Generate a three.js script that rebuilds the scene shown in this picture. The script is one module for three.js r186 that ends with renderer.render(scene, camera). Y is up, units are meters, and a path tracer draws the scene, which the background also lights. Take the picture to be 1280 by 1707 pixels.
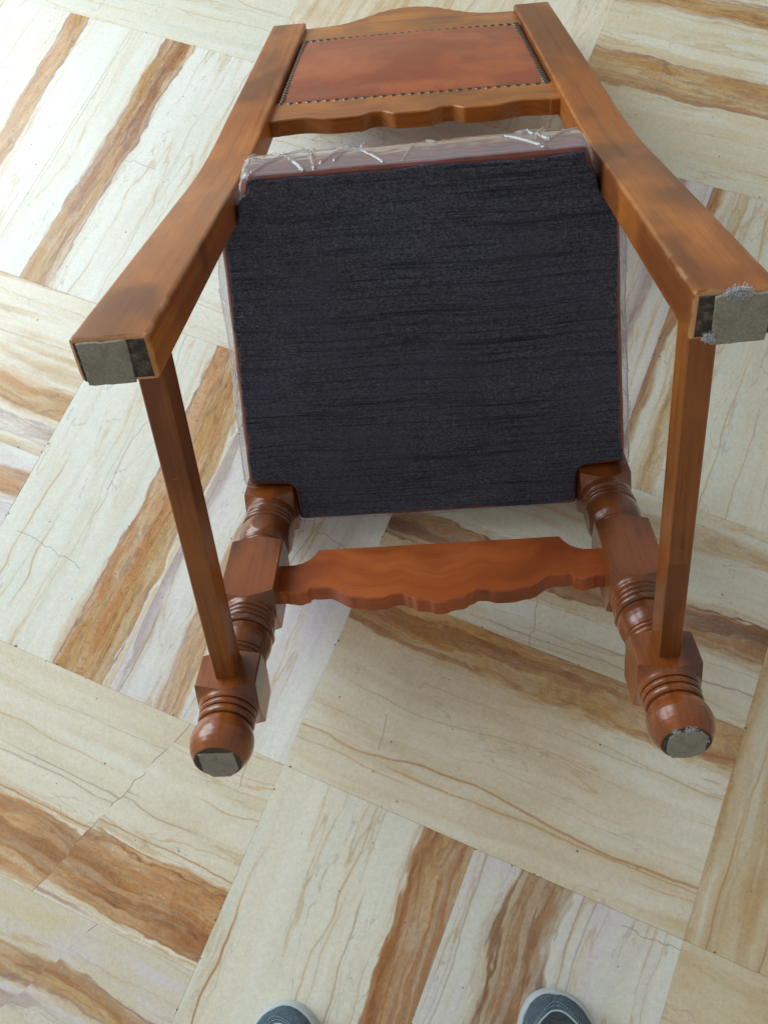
import * as THREE from 'three';
import { mergeGeometries, mergeVertices, toCreasedNormals } from 'three/addons/utils/BufferGeometryUtils.js';
import { RectAreaLightUniformsLib } from 'three/addons/lights/RectAreaLightUniformsLib.js';

// ---------------------------------------------------------------- camera, light, exposure
const scene = new THREE.Scene();
const W = 767, H = 1024;
const camera = new THREE.PerspectiveCamera(59.8, W / H, 0.05, 40);
camera.position.set(0.7193453, 1.1269208, -0.0177776);
{
  const m = new THREE.Matrix4().makeBasis(
    new THREE.Vector3(0.92037879, -0.07563813, -0.38364275),
    new THREE.Vector3(-0.34019701, 0.32883822, -0.88098321),
    new THREE.Vector3(0.19279232, 0.94135238, 0.27692386));
  camera.quaternion.setFromRotationMatrix(m);
}
scene.add(camera);
scene.background = new THREE.Color().setRGB(0.42, 0.42, 0.41);   // the pale, evenly lit surroundings
RectAreaLightUniformsLib.init();
const WIN = { pos: [-2.2, 1.5, -0.95], size: [2.5, 2.0], aim: [0.5, 0.25, -0.35] };
const windowLight = new THREE.RectAreaLight(new THREE.Color().setRGB(0.80, 0.94, 1.02), 6.6, WIN.size[0], WIN.size[1]);
windowLight.name = 'window_light';
windowLight.position.set(...WIN.pos);
windowLight.lookAt(...WIN.aim);
scene.add(windowLight);
const renderer = new THREE.WebGLRenderer({ antialias: true });
renderer.setSize(W, H);
renderer.shadowMap.enabled = true;
renderer.toneMapping = THREE.LinearToneMapping;
renderer.toneMappingExposure = 1.0;

// ---------------------------------------------------------------- helpers
function rng(seed) { let a = seed >>> 0; return () => { a = (a + 0x6D2B79F5) >>> 0; let t = a; t = Math.imul(t ^ (t >>> 15), t | 1); t ^= t + Math.imul(t ^ (t >>> 7), t | 61); return ((t ^ (t >>> 14)) >>> 0) / 4294967296; }; }
const PERM = new Float32Array(65536);
{ const r = rng(77); for (let i = 0; i < 65536; i++) PERM[i] = r(); }
function vn(x, y) {                       // value noise 0..1
  const ix = Math.floor(x), iy = Math.floor(y); let fx = x - ix, fy = y - iy;
  fx = fx * fx * (3 - 2 * fx); fy = fy * fy * (3 - 2 * fy);
  const a = (ix & 255), b = ((ix + 1) & 255), c = (iy & 255) << 8, d = ((iy + 1) & 255) << 8;
  const p = PERM[a + c], q = PERM[b + c], r = PERM[a + d], s = PERM[b + d];
  return p + (q - p) * fx + (r - p) * fy + (p - q - r + s) * fx * fy;
}
function fbm(x, y, o = 3) { let s = 0, a = 0.5, t = 0; for (let i = 0; i < o; i++) { s += a * vn(x, y); t += a; x = x * 2.03 + 17.7; y = y * 2.03 + 5.3; a *= 0.5; } return s / t; }
const sm = (a, b, x) => { const t = Math.min(1, Math.max(0, (x - a) / (b - a))); return t * t * (3 - 2 * t); };
const mix = (a, b, t) => [a[0] + (b[0] - a[0]) * t, a[1] + (b[1] - a[1]) * t, a[2] + (b[2] - a[2]) * t];
function tex(w, h, fn, srgb = true) {     // fn(x 0..w, y 0..h) -> [r,g,b] 0..255
  const d = new Uint8Array(w * h * 4);
  for (let y = 0; y < h; y++) for (let x = 0; x < w; x++) {
    const c = fn(x, y), i = (y * w + x) * 4;
    d[i] = Math.min(255, Math.max(0, c[0])); d[i + 1] = Math.min(255, Math.max(0, c[1])); d[i + 2] = Math.min(255, Math.max(0, c[2])); d[i + 3] = 255;
  }
  const t = new THREE.DataTexture(d, w, h);
  t.magFilter = THREE.LinearFilter; t.minFilter = THREE.LinearFilter;
  t.wrapS = t.wrapT = THREE.RepeatWrapping;
  if (srgb) t.colorSpace = THREE.SRGBColorSpace;
  t.needsUpdate = true;
  return t;
}
const names = {};
function numbered(n) { if (!(n in names)) { names[n] = 0; return n; } names[n]++; return n + '_' + String(names[n]).padStart(3, '0'); }
function mesh(name, g, m, parent) { const o = new THREE.Mesh(g, m); o.name = name; o.castShadow = o.receiveShadow = true; parent.add(o); return o; }
function geo(pos, idx, uv) {
  const g = new THREE.BufferGeometry();
  g.setAttribute('position', new THREE.BufferAttribute(new Float32Array(pos), 3));
  if (uv) g.setAttribute('uv', new THREE.BufferAttribute(new Float32Array(uv), 2));
  if (idx) g.setIndex(idx);
  g.computeVertexNormals();
  return g;
}
// a grid of points P[i][j] = [x,y,z], uv U[i][j]; closed in j when wrap
function grid(P, U, wrapped = false) {
  const n = P.length, m = P[0].length, pos = [], uv = [], idx = [];
  for (let i = 0; i < n; i++) for (let j = 0; j < m; j++) { pos.push(...P[i][j]); uv.push(...U[i][j]); }
  for (let i = 0; i < n - 1; i++) for (let j = 0; j < m - 1; j++) { const a = i * m + j, b = a + 1, c = a + m, d = c + 1; idx.push(a, c, b, b, c, d); }
  return geo(pos, idx, uv);
}
function crease(g, deg) { g.scale(2000, 2000, 2000); const o = toCreasedNormals(g, deg * Math.PI / 180); o.scale(1 / 2000, 1 / 2000, 1 / 2000); return o; }   // it compares corners to a hundredth of a unit

// ---------------------------------------------------------------- floor of marble slabs, basket weave
const floor = new THREE.Group(); floor.name = 'floor'; floor.userData = { kind: 'structure', label: 'polished cream and brown banded marble slab floor in a basket weave', category: 'floor' };
scene.add(floor);
const C = {
  white: [232, 232, 221], cream: [229, 221, 200], beige: [215, 202, 170], green: [219, 219, 203], lilac: [217, 210, 212],
  gold: [184, 134, 68], orange: [190, 126, 66], brown: [158, 100, 52], dark: [112, 70, 46], purple: [140, 106, 112], olive: [146, 106, 60], tan: [194, 160, 112], grey: [150, 140, 134],
};
// bands: [t0, t1, colour, colour2, edge colour, strength, raggedness mm]; veins: [t, width mm, colour, strength, wander mm]
function slabTexture(spec) {
  const w = spec.w || 1024, h = w / 2, sd = spec.seed * 13.37, r = rng(spec.seed * 991 + 5);
  const base = C[spec.base] || C.cream, base2 = spec.base2 ? C[spec.base2] : mix(base, C.tan, 0.28);
  const veins = (spec.veins || []).slice();
  for (let i = 0; i < ((spec.rand ?? 7) * 0.7); i++) veins.push([r() * 0.25, 0.35 + r() * 0.7, r() < 0.55 ? 'tan' : 'grey', 0.25 + r() * 0.5, 6 + r() * 10]);
  const specks = []; for (let i = 0; i < 10; i++) specks.push([r() * 0.5, r() * 0.25, 0.0005 + r() * 0.0011]);
  for (let i = 0; i < 9; i++) specks.push(r() < 0.6 ? [r() * 0.5, r() < 0.5 ? 0.0008 : 0.2492, 0.0007 + r() * 0.0013] : [r() < 0.5 ? 0.0008 : 0.4992, r() * 0.25, 0.0007 + r() * 0.0013]);
  const cracks = []; for (let i = 0; i < (spec.cracks ?? 1); i++) cracks.push([r() * 0.5, r() * 0.2, 0.03 + r() * 0.08, (r() - 0.5) * 0.6]);
  const wob = spec.wob ?? 1;
  return tex(w, h, (px, py) => {
    const s = px / w * 0.5, t0 = py / h * 0.25, fa = spec.fault, fs = fa ? s - fa[0] - fa[1] * (t0 - 0.14) - (vn(t0 * 90, sd) - 0.5) * 0.006 : 1, t = fa && fs < 0 ? t0 - fa[2] : t0;
    const fine = fbm(s * 60 + sd, t * 130 + sd, 3) - 0.5;
    const low = (vn(s * 4.2 + sd, 3.1 + sd) - 0.5) * 0.018 * wob + (vn(s * 15 + sd, t * 9 + 9 + sd) - 0.5) * 0.009 * wob;
    const tw = t + low + fine * 0.004;
    const streak = fbm(s * 5 + sd, tw * 95 + sd, 4), cloud = fbm(s * 9 + sd + 40, tw * 17 + sd, 4), cl2 = fbm(s * 3 + 7 + sd, tw * 34 + sd, 3);
    let c = mix(base, base2, sm(0.38, 0.8, streak) * 0.55 + sm(0.48, 0.8, cloud) * 0.5);
    c = mix(c, C.white, sm(0.52, 0.75, cl2) * 0.38);
    if (spec.tint) c = mix(c, C[spec.tint[0]], sm(0.42, 0.66, fbm(s * 4 + sd + 90, tw * 26 + sd, 3)) * spec.tint[1]);
    const rid = 1 - Math.abs(2 * fbm(s * 3.5 + sd + 11, tw * 30 + sd, 5) - 1), rid2 = 1 - Math.abs(2 * fbm(s * 8 + sd + 71, tw * 44 + sd, 4) - 1), gate = sm(0.45, 0.62, vn(s * 9 + sd, tw * 22 + 7));
    c = mix(c, C.tan, sm(0.955, 0.995, rid) * 0.34 * sm(0.4, 0.65, vn(s * 6 + sd + 31, tw * 14)) + sm(0.8, 1, rid) * 0.10);
    c = mix(c, C.grey, sm(0.975, 0.997, rid2) * 0.28 * gate);
    for (const b of spec.bands || []) {
      const rag = (b[6] ?? 4) / 1000, t1 = tw + (b[7] || 0) * (s - 0.25);
      if (t1 < b[0] - 0.05 || t1 > b[1] + 0.05) continue;
      const e = (fbm(s * 13 + sd + b[0] * 90, tw * 60, 4) - 0.5) * rag * 2.4 + (vn(s * 6 + sd + b[0] * 200, 4.4) - 0.5) * rag * 1.6 + (fbm(s * 50 + sd, tw * 300, 2) - 0.5) * rag * 0.9;
      const u = t1 + e, d = Math.min(u - b[0], b[1] - u);        // > 0 inside
      const soft = (b[8] ?? 0.0044) * (0.25 + 2.2 * vn(s * 9 + sd, u * 30 + 3) * vn(s * 23 + sd, u * 50 + 8));
      const st = fbm(s * 4 + sd + 3, u * 210 + sd, 4);
      c = mix(c, mix(C[b[2]], C.cream, 0.35), sm(-0.022, 0.002, d) * sm(0.42, 0.66, st) * 0.6 * b[5]);
      const k = sm(-soft, soft * 1.6, d) * b[5] * (0.72 + 0.28 * sm(0.36, 0.6, fbm(s * 3 + sd + 77, u * 34 + sd, 3)));
      if (k > 0) {
        const q = fbm(s * 6 + sd + 3, u * 62 + sd, 5), q2 = fbm(s * 15 + sd, u * 80 + sd, 5), q3 = fbm(s * 9 + sd + 61, u * 120 + sd, 4), q4 = fbm(s * 6 + sd + 15, u * 44 + sd, 4), gr = vn(s * 420 + sd, u * 560);
        let bc = mix(C[b[2]], C[b[3]], sm(0.40, 0.60, q));
        bc = mix(bc, mix(C[b[2]], C.cream, 0.5), sm(0.50, 0.78, q2) * 0.7);
        bc = mix(bc, C.dark, sm(0.90, 0.985, 1 - Math.abs(2 * q3 - 1)) * 0.36 + sm(0.92, 0.99, 1 - Math.abs(2 * q4 - 1)) * 0.36);
        bc = mix(bc, C.dark, sm(0.6, 0.9, gr) * sm(0.45, 0.6, q3) * 0.35);
        bc = mix(bc, C.cream, sm(0.62, 0.85, fbm(s * 34 + sd + 21, u * 150 + sd, 3)) * 0.22);
        c = mix(c, bc, k * (0.82 + 0.18 * sm(0.3, 0.6, st)));
      }
      if (b[4]) { const dl = Math.abs(d - 0.001 - 0.002 * (vn(s * 30 + sd, b[0] * 99) - 0.5)), on = sm(0.34, 0.66, fbm(s * 9 + sd + b[1] * 300, tw * 30, 3)); c = mix(c, C[b[4]], (1 - sm(0.0002, 0.0016 + 0.0022 * vn(s * 14, sd), dl)) * (0.05 + 0.6 * on) * b[5]); }
    }
    for (const v of veins) {
      const tv = v[0] + (vn(s * 6 + v[0] * 777, sd) - 0.5) * v[4] / 1000 * 1.6 + (vn(s * 24 + v[0] * 99, sd) - 0.5) * v[4] / 1000 * 0.6 + (vn(s * 90 + v[0] * 9, sd) - 0.5) * 0.0016;
      const d = Math.abs(t + low * 0.6 - tv), wd = v[1] / 1000 * (0.5 + vn(s * 18 + v[0] * 555, sd + 8));
      const on = sm(0.28, 0.55, vn(s * 7 + v[0] * 333, sd + 4));
      if (d < wd * 6) { c = mix(c, C[v[2]], (1 - sm(wd * 0.5, wd * 1.4, d)) * v[3] * on * 0.8); c = mix(c, C.tan, (1 - sm(0, wd * 6, d)) * 0.16 * on * v[3]); }
    }
    if (fa && Math.abs(fs) < 0.0012) c = mix(c, C.dark, 0.45 * (1 - sm(0.0002, 0.001, Math.abs(fs))) * sm(0.3, 0.5, vn(t0 * 60, sd + 4)));
    for (const k of cracks) {
      const u = (t - k[1]) / k[2]; if (u < 0 || u > 1) continue;
      const sx = k[0] + k[3] * (t - k[1]) + (vn(t * 120 + k[0] * 50, sd) - 0.5) * 0.006;
      const d = Math.abs(s - sx); if (d < 0.002) c = mix(c, C.grey, (1 - sm(0.0002, 0.0009, d)) * 0.6);
    }
    for (const k of specks) { const d = Math.hypot(s - k[0], t0 - k[1]) + (vn(s * 900, t * 900) - 0.5) * 0.0008; if (d < k[2]) c = mix(c, [72, 58, 50], 0.75 * (1 - sm(k[2] * 0.5, k[2], d))); }
    const g = (vn(s * 900 + 3, t * 900) - 0.5) * 12 + (vn(s * 300, t * 300 + 9) - 0.5) * 9;
    return [c[0] + g, c[1] + g, c[2] + g];
  });
}
const SPEC = {   // column, row, half -> look
  '0,2,0': { base: 'white', bands: [[0.142, 0.182, 'orange', 'gold', 'purple', 0.9, 5, 0.05]], rand: 5, tint: ['lilac', 0.3] },
  '0,2,1': { base: 'white', bands: [[0.070, 0.122, 'brown', 'gold', 'purple', 0.95, 5]], veins: [[0.16, 0.8, 'grey', 0.5, 14], [0.2, 0.6, 'grey', 0.4, 10]], rand: 3, tint: ['green', 0.4], cracks: 2 },
  '0,3,1': { w: 640, base: 'green', base2: 'cream', veins: [[0.19, 1, 'tan', 0.5, 14], [0.13, 1, 'tan', 0.6, 20], [0.08, 1.2, 'grey', 0.5, 20]], rand: 9 },
  '0,3,0': { w: 640, base: 'cream', rand: 12 },
  '1,3,0': { w: 640, base: 'cream', base2: 'tan', rand: 13, tint: ['tan', 0.25] },
  '1,3,1': { w: 640, base: 'cream', base2: 'beige', rand: 10, tint: ['beige', 0.5] },
  '2,3,1': { base: 'beige', base2: 'green', bands: [[0.042, 0.108, 'gold', 'brown', 'purple', 0.85, 6]], veins: [[0.167, 1.2, 'brown', 0.7, 8], [0.225, 1.2, 'tan', 0.8, 16]], rand: 5 },
  '2,3,0': { base: 'beige', base2: 'green', bands: [[0.142, 0.186, 'brown', 'gold', 'purple', 0.85, 6]], rand: 6 },
  '2,2,0': { base: 'lilac', base2: 'green', bands: [[0.19, 0.206, 'purple', 'grey', null, 0.65, 5], [0.12, 0.14, 'tan', 'gold', null, 0.5, 6]], rand: 6 },
  '2,2,1': { base: 'green', base2: 'cream', bands: [[-0.01, 0.016, 'brown', 'orange', null, 0.8, 4], [0.036, 0.056, 'gold', 'tan', null, 0.6, 4]], veins: [[0.09, 1.2, 'tan', 0.7, 10], [0.12, 1.0, 'tan', 0.7, 12], [0.16, 1, 'tan', 0.6, 10], [0.2, 1, 'grey', 0.5, 10]], rand: 4 },
  '2,1,0': { base: 'green', base2: 'beige', bands: [[0.128, 0.166, 'brown', 'dark', 'dark', 0.9, 9], [0.168, 0.184, 'tan', 'gold', null, 0.45, 7], [0.03, 0.06, 'tan', 'gold', null, 0.5, 8]], veins: [[0.215, 0.8, 'grey', 0.7, 10], [0.235, 0.7, 'grey', 0.6, 8]], rand: 6 },
  '2,1,1': { base: 'cream', base2: 'beige', bands: [[-0.01, 0.058, 'gold', 'brown', 'orange', 0.8, 9, 0, 0.004]], veins: [[0.085, 1, 'tan', 0.5, 12], [0.12, 0.8, 'tan', 0.5, 12], [0.185, 1.4, 'brown', 0.6, 18], [0.2, 1.2, 'tan', 0.9, 14]], rand: 9, tint: ['tan', 0.2] },
  '1,1,0': { base: 'white', base2: 'cream', bands: [[0.166, 0.239, 'orange', 'gold', 'purple', 0.9, 6]], veins: [[0.03, 1.1, 'tan', 0.7, 14], [0.07, 1, 'tan', 0.7, 16], [0.11, 0.8, 'tan', 0.6, 12]], rand: 3, tint: ['green', 0.4] },
  '1,1,1': { base: 'white', base2: 'lilac', bands: [[-0.01, 0.014, 'lilac', 'purple', null, 0.5, 3], [0.066, 0.098, 'orange', 'brown', 'tan', 0.75, 5]], rand: 4, tint: ['lilac', 0.5] },
  '0,1,0': { w: 640, base: 'cream', base2: 'tan', bands: [[0.146, 0.188, 'orange', 'gold', 'tan', 0.8, 6], [0.205, 0.235, 'lilac', 'purple', 'purple', 0.55, 5]], rand: 6 },
  '0,1,1': { w: 640, base: 'lilac', base2: 'white', bands: [[0.03, 0.072, 'orange', 'gold', 'purple', 0.8, 6]], rand: 6 },
  '1,0,0': { base: 'cream', base2: 'beige', bands: [[0.152, 0.234, 'orange', 'brown', 'brown', 0.9, 7]], veins: [[0.03, 1, 'tan', 0.8, 18], [0.07, 0.8, 'tan', 0.6, 14], [0.11, 1, 'grey', 0.6, 10], [0.145, 1, 'brown', 0.6, 6], [0.243, 2, 'purple', 0.6, 4]], rand: 6, cracks: 1, fault: [0.318, -0.36, 0.014] },
  '1,0,1': { base: 'beige', base2: 'lilac', bands: [[0.062, 0.094, 'gold', 'brown', 'purple', 0.9, 5], [0.1, 0.125, 'lilac', 'purple', null, 0.5, 5]], rand: 6, tint: ['lilac', 0.3], fault: [0.30, -0.5, 0.006] },
  '2,0,0': { base: 'cream', base2: 'green', bands: [[0.186, 0.262, 'brown', 'gold', 'brown', 0.92, 5]], veins: [[0.025, 1.1, 'brown', 0.8, 16], [0.115, 1.3, 'tan', 0.7, 22], [0.155, 0.8, 'grey', 0.7, 12]], rand: 3, tint: ['green', 0.4] },
  '2,0,1': { base: 'green', base2: 'lilac', bands: [[0.058, 0.118, 'olive', 'brown', 'dark', 0.85, 8, 0, 0.007]], veins: [[0.018, 0.8, 'grey', 0.6, 8], [0.04, 0.7, 'grey', 0.5, 8], [0.133, 0.8, 'grey', 0.7, 8], [0.15, 0.8, 'grey', 0.5, 10]], rand: 2, tint: ['lilac', 0.45], cracks: 2 },
  '3,0,0': { w: 640, base: 'beige', base2: 'tan', veins: [[0.03, 1, 'tan', 0.7, 14]], rand: 8 },
  '3,1,0': { w: 640, base: 'beige', base2: 'tan', bands: [[-0.006, 0.008, 'tan', 'gold', null, 0.5, 3]], veins: [[0.03, 1, 'brown', 0.5, 10], [0.08, 1, 'tan', 0.7, 12]], rand: 8, tint: ['tan', 0.3] },
  '1,2,1': { w: 640, base: 'white', base2: 'cream', rand: 9, tint: ['beige', 0.2] },
  '1,2,0': { w: 640, base: 'white', base2: 'green', rand: 9 },
};
const slabMats = {};
let specSeed = 1;
for (const k in SPEC) {
  SPEC[k].seed = specSeed++;
  slabMats[k] = new THREE.MeshPhysicalMaterial({ map: slabTexture(SPEC[k]), roughness: 0.35, specularIntensity: 1 });
  slabMats[k].name = 'marble';
}
const matKeys = Object.keys(SPEC);
{
  const L = 0.5, Wd = 0.25, gap = 0.0001, ch = 0.0003, th = 0.018;
  const a0 = gap, b0 = gap, a1 = L - gap, b1 = Wd - gap;
  // slab local: s along +X, t along +Z, top at y=0
  const rings = [[0, -th], [0, -ch * 0.5], [ch, 0]], P = [], uv = [], idx = [];
  for (const [i, y] of rings) for (const [s, t] of [[a0 + i, b0 + i], [a1 - i, b0 + i], [a1 - i, b1 - i], [a0 + i, b1 - i]]) { P.push(s, y, t); uv.push(s / L, t / Wd); }
  for (let r = 0; r < 2; r++) for (let j = 0; j < 4; j++) { const a = r * 4 + j, b = r * 4 + (j + 1) % 4; idx.push(a, a + 4, b, b, a + 4, b + 4); }
  idx.push(8, 11, 9, 9, 11, 10);
  const sg = geo(P, idx, uv).toNonIndexed(); sg.computeVertexNormals();
  const R = rng(4242);
  for (let c = -1; c <= 4; c++) for (let r = -2; r <= 4; r++) for (let h = 0; h < 2; h++) {
    const A = ((c + r) & 1) === 0, x0 = (c - 1) * 0.5, z1 = (1 - r) * 0.5, z0 = z1 - 0.5;   // row 1 is z -0.5..0
    let key = `${c},${r},${h}`;
    if (!SPEC[key]) { key = matKeys[Math.floor(R() * matKeys.length)]; }
    const o = mesh(numbered('tile'), sg, slabMats[key], floor);
    const y = -(R() * 0.00025);
    // A: veins along z; t is x.  B: veins along x; t is z
    if (A) { o.rotation.y = Math.PI / 2; o.position.set(x0 + Wd * h, y, z1); }   // local x -> -z, local z -> +x
    else o.position.set(x0, y, z0 + Wd * h);
      }
  const bed = new THREE.BoxGeometry(8, 0.03, 8); 
  const bm = mesh('screed', bed, new THREE.MeshStandardMaterial({ color: new THREE.Color(0x9a8a72), roughness: 0.9 }), floor);
  bm.position.set(0.5, -0.018, -0.5); bm.position.y = -0.0185;
}

// ---------------------------------------------------------------- materials of the chair
function woodTexture(seed, base, dark, light, w, h, mw, mh, extra, fine = 1) {   // covers mw x mh metres, grain along y
  const sd = seed * 9.7;
  return tex(w, h, (px, py) => {
    const x = px / w * mw, y = py / h * mh;
    const wx = x + (fbm(x * 8 + sd, y * 3 + sd, 3) - 0.5) * 0.008;
    const ring = fbm(wx * 150 + sd, y * 2.6 + sd, 4), blot = fbm(x * 22 + sd + 9, y * 9 + sd, 4), pore = vn(wx * 900 + sd, y * 34 + sd);
    let c = mix(base, light, sm(0.45, 0.8, blot) * 0.75);
    c = mix(c, dark, sm(0.5, 0.78, ring) * 0.3 * fine + sm(0.5, 0.74, fbm(x * 12 + 40 + sd, y * 7 + sd, 4)) * 0.6);
    c = mix(c, dark, sm(0.74, 0.95, pore) * 0.4 * fine);
    const fg = fbm(wx * 420 + sd, y * 9 + sd, 3); c = mix(c, dark, sm(0.52, 0.8, fg) * 0.24 * fine); c = mix(c, light, sm(0.54, 0.8, 1 - fg) * 0.2 * fine);
    const sc = vn(x * 260 + sd, y * 260 + 5) ; if (sc > 0.985) c = mix(c, [206, 160, 120], 0.5);
    const g = (vn(x * 1500, y * 1500) - 0.5) * 7;
    c = [c[0] + g, c[1] + g, c[2] + g];
    return extra ? extra(c, x, y) : c;
  });
}
function woodMat(map, rep, rough = 0.32, coat = 0.15, spec = 0.6) {
  if (rep) { map.repeat.set(1 / rep[0], 1 / rep[1]); if (rep[1] === 0.44) map.offset.set(0.02, 0.5); }
  const m = new THREE.MeshPhysicalMaterial({ map, roughness: rough + 0.06, specularIntensity: spec, clearcoat: coat, clearcoatRoughness: rough });
  m.name = 'varnished_wood';
  return m;
}
const WOOD = { base: [156, 88, 32], dark: [90, 46, 18], light: [192, 116, 46] };
const legW = 0.0528, legD = 0.0343, PERIM = 0.2, STILE = 1.13;
// stiles: texture x = way round the section in metres, y = height; worn pale edges near the feet
const stileTex = (seed) => woodTexture(seed, WOOD.base, WOOD.dark, WOOD.light, 384, 1536, PERIM, STILE, (c, x, y) => {
  const e = [0, legW, legW + legD, 2 * legW + legD, 2 * (legW + legD)];
  let d = 1; for (const q of e) d = Math.min(d, Math.abs(x - q));
  const wear = fbm(x * 160 + seed, y * 130, 3), foot = 1 - sm(0.0, 0.11, y + (wear - 0.5) * 0.06);
  let k = (1 - sm(0.0008, 0.0030, d + (wear - 0.5) * 0.003)) * (0.25 + 0.75 * foot) * sm(0.34, 0.6, vn(y * 60 + seed, x * 20));
  k = Math.max(k, (1 - sm(0.001, 0.0035, y + (wear - 0.5) * 0.004)) * 0.8);
  c = mix(c, [204, 170, 138], Math.min(1, k) * 0.6);
  const scr = vn(x * 300 + 31 * seed, y * 36 + 3); if (scr > 0.975 && y < 0.4) c = mix(c, [196, 150, 118], 0.45);
  return c;
}, 0.6);
const stileMats = [1, 2].map((s) => woodMat(stileTex(s), [PERIM, STILE]));
const turnedMat = woodMat(woodTexture(5, [134, 70, 27], [62, 32, 15], [180, 100, 40], 512, 1024, 0.22, 0.45, null, 0.4), [0.22, 0.45], 0.24, 0.9, 0.3);
const railMat = woodMat(woodTexture(7, [158, 92, 36], [106, 60, 22], [188, 118, 50], 256, 512, 0.2, 0.44), [0.2, 0.44], 0.3, 0.2);
const barMat = woodMat(woodTexture(9, [142, 82, 32], [98, 52, 22], [172, 104, 44], 192, 768, 0.12, 0.4), [0.12, 0.4], 0.28, 0.2);
const apronMat = woodMat(woodTexture(11, [162, 82, 38], [118, 54, 26], [188, 102, 50], 256, 512, 0.25, 0.44, null, 0.4), [0.25, 0.44], 0.32, 0.2);
const endMat = new THREE.MeshStandardMaterial({ roughness: 0.85, map: tex(128, 128, (x, y) => { const n = fbm(x / 9, y / 9, 4), m = fbm(x / 40 + 7, y / 40, 2); return mix([58, 53, 46], [116, 104, 86], sm(0.4, 0.85, n) * 0.8 + sm(0.6, 0.8, m) * 0.3); }) });
endMat.map.repeat.set(20, 20); endMat.name = 'scuffed_end_grain';
const feltMat = new THREE.MeshStandardMaterial({ roughness: 1, map: tex(128, 128, (x, y) => { const n = fbm(x / 3, y / 3, 3), m = fbm(x / 26, y / 26, 3); return mix(mix([122, 118, 106], [170, 164, 148], n), [98, 94, 84], sm(0.5, 0.8, m) * 0.25); }), bumpScale: 0.0008 });
feltMat.map.repeat.set(30, 30); feltMat.bumpMap = feltMat.map; feltMat.name = 'felt';
const fluffMat = new THREE.MeshStandardMaterial({ color: 0xcfcfd2, roughness: 1 }); fluffMat.name = 'fluff';
const leatherTex = tex(512, 512, (px, py) => {
  const x = px / 512, y = py / 512, b = fbm(x * 4 + 3, y * 3.2 + 2, 4), g = fbm(x * 90, y * 90, 2), b2 = fbm(x * 7 + 30, y * 5, 4);
  let c = mix([140, 62, 25], [164, 82, 34], sm(0.45, 0.75, b)); c = mix(c, [108, 44, 26], sm(0.54, 0.8, b2) * 0.38); c = mix(c, [110, 48, 30], sm(0.62, 0.8, g) * 0.25);
  return c;
});
const leatherBump = tex(512, 512, (x, y) => { const v = 128 + (fbm(x / 5, y / 5, 3) - 0.5) * 120; return [v, v, v]; }, false);
const leatherMat = new THREE.MeshPhysicalMaterial({ map: leatherTex, roughness: 0.42, bumpMap: leatherBump, bumpScale: 0.0003, clearcoat: 0.2, clearcoatRoughness: 0.35 }); leatherMat.name = 'brown_leather';
const seatLeather = new THREE.MeshPhysicalMaterial({ map: tex(256, 256, (x, y) => { const n = fbm(x / 20, y / 20, 4); return mix([92, 40, 30], [138, 68, 52], n); }), roughness: 0.45, clearcoat: 0.2 }); seatLeather.name = 'red_brown_leather';
seatLeather.map.repeat.set(5, 5);
const nailMat = new THREE.MeshStandardMaterial({ color: 0x665c53, metalness: 0.9, roughness: 0.28 }); nailMat.name = 'aged_metal';
const clothColor = tex(1024, 1024, (px, py) => {       // 0.5 m: coarse weave with slubs across
  const x = px / 1024 * 0.5, y = py / 1024 * 0.5, yy = y + (fbm(x * 9, y * 9, 3) - 0.5) * 0.006;
  const slub = fbm(x * 17 + 3, yy * 900, 3), slub2 = fbm(x * 6 + 40, yy * 330, 4), weave = vn(x * 900, y * 900), weave2 = vn(x * 420 + 9, y * 1100);
  let k = 0.5 + (weave - 0.5) * 0.75 + (weave2 - 0.5) * 0.5;
  let c = mix([46, 48, 58], [98, 100, 112], k);
  c = mix(c, [25, 27, 36], sm(0.54, 0.8, slub) * 0.42 + sm(0.62, 0.74, slub2) * 0.3);
  c = mix(c, [76, 74, 88], sm(0.5, 0.8, fbm(x * 14, y * 14, 3)) * 0.3);
  return c;
});
const clothMat = new THREE.MeshPhysicalMaterial({ map: clothColor, roughness: 0.95, bumpMap: clothColor, bumpScale: 0.0006, specularIntensity: 0.3 }); clothMat.name = 'charcoal_cloth';
clothColor.repeat.set(2, 2); clothColor.offset.set(0.5, 0.1);
const filmMat = new THREE.MeshPhysicalMaterial({ color: 0xf4f6fb, roughness: 0.12, transmission: 0.86, thickness: 0, ior: 1.5, side: THREE.DoubleSide, clearcoat: 1, clearcoatRoughness: 0.08 }); filmMat.name = 'clear_film';

// ---------------------------------------------------------------- the chair, in its own frame: x across, y up from the feet, z towards its back (f = -z)
const chair = new THREE.Group(); chair.name = 'wooden_chair';
chair.userData = { label: 'carved wooden chair tipped onto its front, dark cloth under its seat', category: 'chair' };
{
  const X = new THREE.Vector3(0.90938565, 0.00917183, -0.41585289).normalize(), F = new THREE.Vector3(0.22469456, -0.85216986, 0.47256628).normalize();
  const U = new THREE.Vector3(-0.350043, -0.52318487, -0.7770119).normalize();
  chair.quaternion.setFromRotationMatrix(new THREE.Matrix4().makeBasis(X, U, F.clone().negate()));
  chair.position.set(0.60322134, 0.5921267, -0.25650454);
}
scene.add(chair);
const soft = (x, r) => x < -r ? 0 : x > r ? x : (x + r) * (x + r) / (4 * r);      // smooth ramp
const UB = 0.5243, UT = 1.0809;
const rearF = (u) => -0.0636 * (1 - u / UB) + soft(u - UB, 0.12) * (-0.0391 / (UT - UB) - 0.0636 / UB);
const outerX = (u) => 0.2226 + (0.2433 - 0.2226) * u / UB + soft(u - UB, 0.16) * ((0.2177 - 0.2433) / (UT - UB) - (0.2433 - 0.2226) / UB);
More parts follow.
